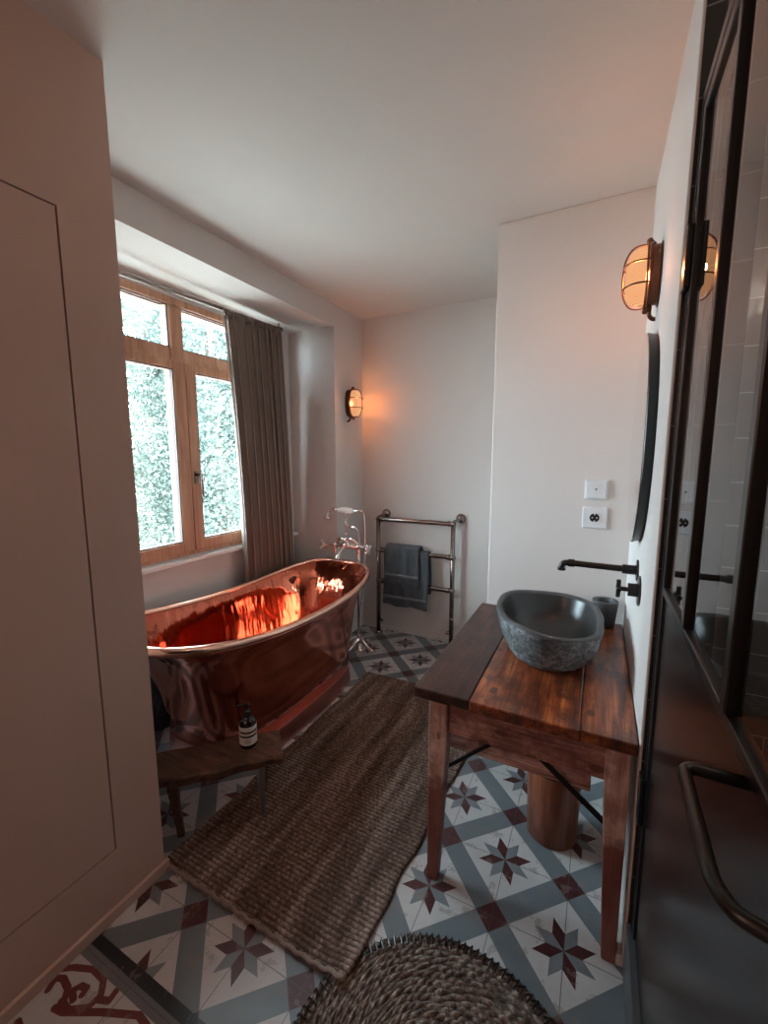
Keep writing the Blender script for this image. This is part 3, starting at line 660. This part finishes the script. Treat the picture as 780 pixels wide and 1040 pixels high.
bm = bmesh.new(); loft(bm, [ring(1.0, rZ-.004, V((0, .004, 0)), .006, int((rZ-.004)*1000)), ring(.985, rZ+.001), ring(.90, rZ+.001), ring(.875, rZ-.005)], False, False); link('rim_edge', bm, M['stone_rim'], bs, smooth=True)
bm = bmesh.new(); loft(bm, [ring(.875, rZ-.005), ring(.85, rZ-.02), ring(.81, TZ+.10), ring(.73, TZ+.065), ring(.60, TZ+.04), ring(.42, TZ+.027), ring(.2, TZ+.022), ring(.05, TZ+.02)], False, True); link('bowl', bm, M['stone_in'], bs, smooth=True)
bm = bmesh.new(); lathe(bm, [(.001, .0), (.030, .002), (.034, .005), (.03, .008), (.012, .010), (.001, .011)], (-.15, 1.60, TZ+.021), 28); link('drain', bm, M['black'], bs, smooth=True)
cp = thing('stone_tumbler', 'small dark stone tumbler standing behind the basin by the wall', 'tumbler', (.054, 1.955, TZ))
bm = bmesh.new(); lathe(bm, [(.001, 0), (.036, 0), (.039, .004), (.050, .110), (.049, .114), (.036, .114), (.034, .108), (.030, .02), (.001, .018)], (.054, 1.955, TZ), 32); link('cup', bm, M['stone_rim'], cp, smooth=True, auto=50)
bm = bmesh.new(); lathe(bm, [(.001, 0.0), (.0298, 0.0), (.0298, .002), (.001, .002)], (.054, 1.955, TZ+.03), 24); link('inside', bm, M['black'], cp)

# ------------------------------------------------------------------ wall tap
wt = thing('wall_tap', 'matt black wall-mounted spout with cross handle over the stone basin', 'tap', (.13, 1.5, .99))
SY, SZ = 1.56, 1.004
bm = bmesh.new(); tube(bm, [(.118, SY, SZ), (-.075, SY, SZ+.002)]+catmull([(-.080, SY, SZ+.002), (-.092, SY, SZ-.001), (-.098, SY, SZ-.012), (-.0985, SY, SZ-.022)], 4), .0105, 14)
tube(bm, [(-.058, SY, SZ+.002), (-.078, SY, SZ+.002)], .0135, 14); tube(bm, [(-.0985, SY, SZ-.017), (-.0985, SY, SZ-.026)], .0135, 14); tube(bm, [(.085, SY, SZ), (.128, SY, SZ)], .0155, 16)
link('spout', bm, M['black'], wt, smooth=True, auto=50)
bm = bmesh.new(); lathe(bm, [(.001, 0), (.034, 0), (.034, -.005), (.001, -.006)], (.13, SY, SZ), 32, 'X'); link('spout_plate', bm, M['black'], wt, smooth=True, auto=50)
HY, HZ = 1.455, .966
bm = bmesh.new(); lathe(bm, [(.001, 0), (.046, 0), (.046, -.005), (.001, -.006)], (.13, HY, HZ), 32, 'X'); link('valve_plate', bm, M['black'], wt, smooth=True, auto=50)
bm = bmesh.new(); tube(bm, [(.126, HY, HZ), (.098, HY, HZ)], .020, 20); tube(bm, [(.098, HY, HZ), (.075, HY, HZ)], .007, 12)
link('valve', bm, M['black'], wt, smooth=True, auto=50)
bm = bmesh.new(); tube(bm, [(.073, HY, HZ-.027), (.073, HY, HZ+.027)], .0065, 12); tube(bm, [(.073, HY-.027, HZ), (.073, HY+.027, HZ)], .0065, 12); link('cross_handle', bm, M['black'], wt, smooth=True, auto=50)

# ------------------------------------------------------------------ bin
bn = thing('waste_bin', 'round reddish wood-veneer bin standing on the floor under the table', 'bin', (-.082, 1.52, 0))
bm = bmesh.new(); lathe(bm, [(.001, 0), (.083, 0), (.086, .004), (.091, .262), (.089, .266), (.083, .266), (.081, .02), (.001, .018)], (-.082, 1.52, 0), 48); link('body', bm, M['barrel'], bn, smooth=True, auto=50)
bm = bmesh.new(); lathe(bm, [(.080, .0), (.088, .003), (.088, .010), (.080, .012)], (-.082, 1.52, .262), 48); link('rim', bm, M['black'], bn, smooth=True)
bm = bmesh.new(); lathe(bm, [(.001, .0), (.082, .0), (.082, .004), (.001, .010)], (-.082, 1.52, .25), 48); link('lid', bm, M['black'], bn, smooth=True)

# ------------------------------------------------------------------ bench and soap bottle
bc = thing('low_bench', 'low rustic dark wooden bench with grey legs in front of the tub', 'bench', (-1.2, 1.03, 0))
P0 = V((-1.003, 1.125, 0)); ex = V((-.7071, -.7071, 0)); ey = V((-.7071, .7071, 0))*1.0; BL, BW, BZ = .47, .175, .25
def bpt(a, b, z): return P0+ex*a+ey*b+V((0, 0, z))
bm = bmesh.new(); rows = []; n = 26
for i in range(n+1):
    a = BL*i/n; t = i/n; sag = -.012*math.sin(PI*t)*1; wv = .006*math.sin(t*9)+.004*math.sin(t*23)
    f0 = .010*math.sin(PI*t)+wv; th = .034+.012*math.sin(PI*t)
    rows.append([bpt(a, f0+.004, BZ-th), bpt(a, BW-.004, BZ-.034), bpt(a, BW+wv*.5, BZ-.006), bpt(a, BW*.5, BZ-.002+sag*.2), bpt(a, f0+.006, BZ), bpt(a, f0-.004, BZ-.010)])
loft(bm, rows); link('seat', bm, M['bench'], bc, smooth=True, auto=35, bev=.003)
link('crossbar', (lambda b: (loft(b, [[bpt(.05, .03, BZ-.06), bpt(.05, BW-.03, BZ-.06), bpt(.05, BW-.03, BZ-.034), bpt(.05, .03, BZ-.034)], [bpt(.085, .03, BZ-.06), bpt(.085, BW-.03, BZ-.06), bpt(.085, BW-.03, BZ-.034), bpt(.085, .03, BZ-.034)]]), b)[1])(bmesh.new()), M['bench'], bc)
def bleg(a, b, da, db, mt, zb_=0):
    bm = bmesh.new(); rows = []
    for z, r_ in ((zb_, .011), (.10, .013), (BZ-.036, .017)):
        f = 1-z/(BZ-.03); c = bpt(a+da*f, b+db*f, z); rows.append([c+ex*r_*u_+ey*r_*v_ for u_, v_ in ((-1, -1), (1, -1), (1, 1), (-1, 1))])
    loft(bm, rows); link('leg', bm, mt, bc, bev=.002)
bleg(.080, .03, .0, -.004, M['bench_grey'], .0125); bleg(.070, BW-.045, .0, .008, M['bench'], .0125); bleg(.385, .03, -.02, .0, M['bench']); bleg(.395, BW-.04, .0, .01, M['bench'])
bt = thing('soap_bottle', 'dark pump bottle with striped cream label standing on the low bench', 'bottle', (-1.175, 1.125, BZ))
bx, by = -1.165, 1.115; bt.location = (bx, by, BZ)
bm = bmesh.new(); lathe(bm, [(.001, 0), (.029, 0), (.0325, .004), (.0325, .098), (.030, .108), (.021, .117), (.013, .122), (.0125, .130), (.001, .130)], (bx, by, BZ), 32); link('body', bm, M['blackgloss'], bt, smooth=True, auto=60)
bm = bmesh.new()
for z0, z1 in ((.018, .049), (.057, .066), (.074, .091)): lathe(bm, [(.0326, z0), (.0331, z0), (.0331, z1), (.0326, z1)], (bx, by, BZ), 32)
lb = link('label', bm, M['label'], bt, smooth=True, auto=50)
for z in (.082, .062, .040, .034, .028):
    bm = bmesh.new(); lp = []
    for k in range(9):
        a = -1.25+.10*k+(0 if z > .05 else -.0); lp.append([(bx+.0333*math.cos(a), by+.0333*math.sin(a), BZ+z-.0007), (bx+.0333*math.cos(a), by+.0333*math.sin(a), BZ+z+.0007)])
    loft(bm, lp, False, False, False); link('text_line', bm, M['black'], lb)
bm = bmesh.new(); lathe(bm, [(.014, .122), (.014, .142), (.008, .144), (.005, .148), (.005, .162), (.011, .164), (.011, .172), (.001, .174)], (bx, by, BZ), 20)
tube(bm, catmull([(bx, by, BZ+.167), (bx-.02, by-.014, BZ+.169), (bx-.036, by-.026, BZ+.163)], 4), [.005]*5+[.0042]*4, 8); link('pump', bm, M['blackgloss'], bt, smooth=True, auto=60)

# ------------------------------------------------------------------ rugs
def attr_rib(me, vals):
    a = me.attributes.new('rib', 'FLOAT', 'POINT'); a.data.foreach_set('value', vals)
def jute_rug():
    NX, NY = 130, 552; vs, rb, fs = [], [], []
    A, Bc, Cc, D = V((-1.244, .785)), V((-.513, .779)), V((-.445, 2.235)), V((-1.242, 2.215))
    for j in range(NY+1):
        v = j/NY
        for i in range(NX+1):
            u = i/NX; p = A.lerp(Bc, u).lerp(D.lerp(Cc, u), v)
            wob = .004*math.sin(v*21)+.003*math.sin(v*47); p.x += wob*(2*u-1); 
            if v < .02 or v > .98: p.y += .0012*math.sin(u*60)
            s = abs(math.sin(v*PI*92)); t = .5+.5*math.cos(u*2*PI*40+PI*(int(v*92) % 2))
            hh = s**.6*(.7+.3*t)
            inner = max(0, 1-((p.x+.229)**2+(p.y-.66)**2)/.40**2); lift = .0155*min(1, inner*3.2)
            edge = min(u, 1-u)*.73; edge = min(1, edge/.006)
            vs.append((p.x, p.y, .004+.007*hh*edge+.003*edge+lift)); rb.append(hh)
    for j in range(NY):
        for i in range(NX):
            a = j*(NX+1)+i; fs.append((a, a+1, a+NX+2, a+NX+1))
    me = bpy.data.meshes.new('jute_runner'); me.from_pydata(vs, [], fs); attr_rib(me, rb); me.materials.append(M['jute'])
    for p in me.polygons: p.use_smooth = True
    o = bpy.data.objects.new('weave', me); C.objects.link(o)
    so = o.modifiers.new('t', 'SOLIDIFY'); so.thickness = .0035; so.offset = -1
    t = thing('jute_runner', 'long brown ribbed jute runner lying beside the copper tub', 'rug', (-.86, 1.5, 0)); o.parent = t; o.matrix_parent_inverse = t.matrix_basis.inverted()
    # bound, slightly frayed near edge
    pts = [V((A.lerp(Bc, k/60).x, A.lerp(Bc, k/60).y+.003*math.sin(k*1.7), .010+(.0150*min(1, 3.2*max(0, 1-((A.lerp(Bc, k/60).x+.229)**2+(.78-.66)**2)/.16))))) for k in range(61)]
    bm = bmesh.new(); tube(bm, pts, .006, 8)
    rnd = random.Random(2)
    for k in range(150):
        p = pts[rnd.randrange(60)]+V((rnd.uniform(0, .012), 0, 0)); tube(bm, [p, p+V((rnd.uniform(-.006, .006), -rnd.uniform(.005, .013), -.004))], .0011, 4)
    link('bound_edge', bm, M['fringe'], t, smooth=True)
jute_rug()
def round_rug():
    cx, cy, R0 = -.229, .66, .352; NRr, NA = 176, 620; pitch = .0165; vs, rb, fs = [], [], []
    for j in range(NRr+1):
        r_ = .004+(R0-.004)*j/NRr
        for i in range(NA):
            a = 2*PI*i/NA; sp = r_-pitch*(a/(2*PI)); fr = (sp/pitch) % 1; k = math.floor(sp/pitch)
            prof = math.sqrt(max(0, 1-(2*fr-1)**2))
            arc = a*r_/.026+.35*math.sin(a*9+k); tw = .5+.5*math.cos(2*PI*arc*1.0+(fr-.5)*5.0*(1 if fr > .5 else -1)+k*2.1)
            hh = prof*(.25+.75*tw)*(.8+.2*math.sin(a*37+j*.7))
            vs.append((cx+r_*math.cos(a), cy+r_*math.sin(a), .003+.0105*hh)); rb.append(hh)
    for j in range(NRr):
        for i in range(NA):
            a = j*NA+i; b = j*NA+(i+1) % NA; fs.append((a, b, b+NA, a+NA))
    me = bpy.data.meshes.new('weave'); me.from_pydata(vs, [], fs); attr_rib(me, rb); me.materials.append(M['rope'])
    for p in me.polygons: p.use_smooth = True
    o = bpy.data.objects.new('braid', me); C.objects.link(o); so = o.modifiers.new('t', 'SOLIDIFY'); so.thickness = .0025; so.offset = -1
    t = thing('round_rug', 'round braided seagrass mat with dark stitched edge beside the table leg', 'rug', (cx, cy, 0)); o.parent = t; o.matrix_parent_inverse = t.matrix_basis.inverted()
    bm = bmesh.new(); rnd = random.Random(3)
    for k in range(118):
        a = 2*PI*k/118+rnd.uniform(-.006, .006); c, s = math.cos(a), math.sin(a); c2, s2 = math.cos(a+.035), math.sin(a+.035)
        tube(bm, [(cx+.357*c, cy+.357*s, .003), (cx+.352*c, cy+.352*s, .0150), (cx+.325*c, cy+.325*s, .0155)], .0022, 5)
        tube(bm, [(cx+.350*c, cy+.350*s, .0150), (cx+.336*c2, cy+.336*s2, .0155)], .0018, 4)
    link('edge_stitching', bm, M['black'], t)
round_rug()

# ------------------------------------------------------------------ steel and glass shower door
dr = bpy.data.objects.new('door_2', None); C.objects.link(dr); dr.location = (.15, 1.15, .148); struct(dr)
FY = 1.155; TOP = 2.095
link('door_frame', boxes((.143, .176, 1.135, FY, .148, TOP), (.143, .176, -.45, FY, TOP-.022, TOP+.004), (.143, .176, -.45, -.415, .148, TOP)), M['black'], dr, bev=.002)
link('door_stile', boxes((.144, .163, 1.105, 1.131, .155, TOP-.026)), M['black'], dr, bev=.002)
for y in (.852, .584, .31, .04): link('mullion', boxes((.142, .160, y-.010, y+.010, 1.078, TOP-.034)), M['black'], dr, bev=.002)
link('mid_rail', boxes((.144, .161, -.41, 1.106, 1.060, 1.078)), M['black'], dr, bev=.002)
link('top_rail', boxes((.144, .163, -.41, 1.106, TOP-.05, TOP-.026)), M['black'], dr, bev=.002)
link('steel_panel', boxes((.149, .156, -.41, 1.106, .155, 1.06)), M['steel'], dr)
ys = [1.105, .862, .842, .594, .574, .320, .300, .050, .030, -.41]
for a, b in zip(ys[0::2], ys[1::2]): link('glass_pane', boxes((.150, .153, b, a, 1.078, TOP-.05)), M['dglass'], dr)
for z in (1.78, .53): link('hinge', boxes((.132, .144, 1.110, 1.150, z-.062, z+.062)), M['black'], dr, bev=.003)
bm = bmesh.new(); tube(bm, [(.150, .490, 1.056), (.105, .489, 1.057)]+catmull([(.100, .488, 1.057), (.0945, .483, 1.056), (.0935, .474, 1.056)], 4)+[(.0935, .375, 1.053)]+catmull([(.0945, .360, 1.052), (.101, .346, 1.051), (.112, .338, 1.051), (.15, .330, 1.05)], 5), .0062, 14)
link('door_handle', bm, M['black'], dr, smooth=True)
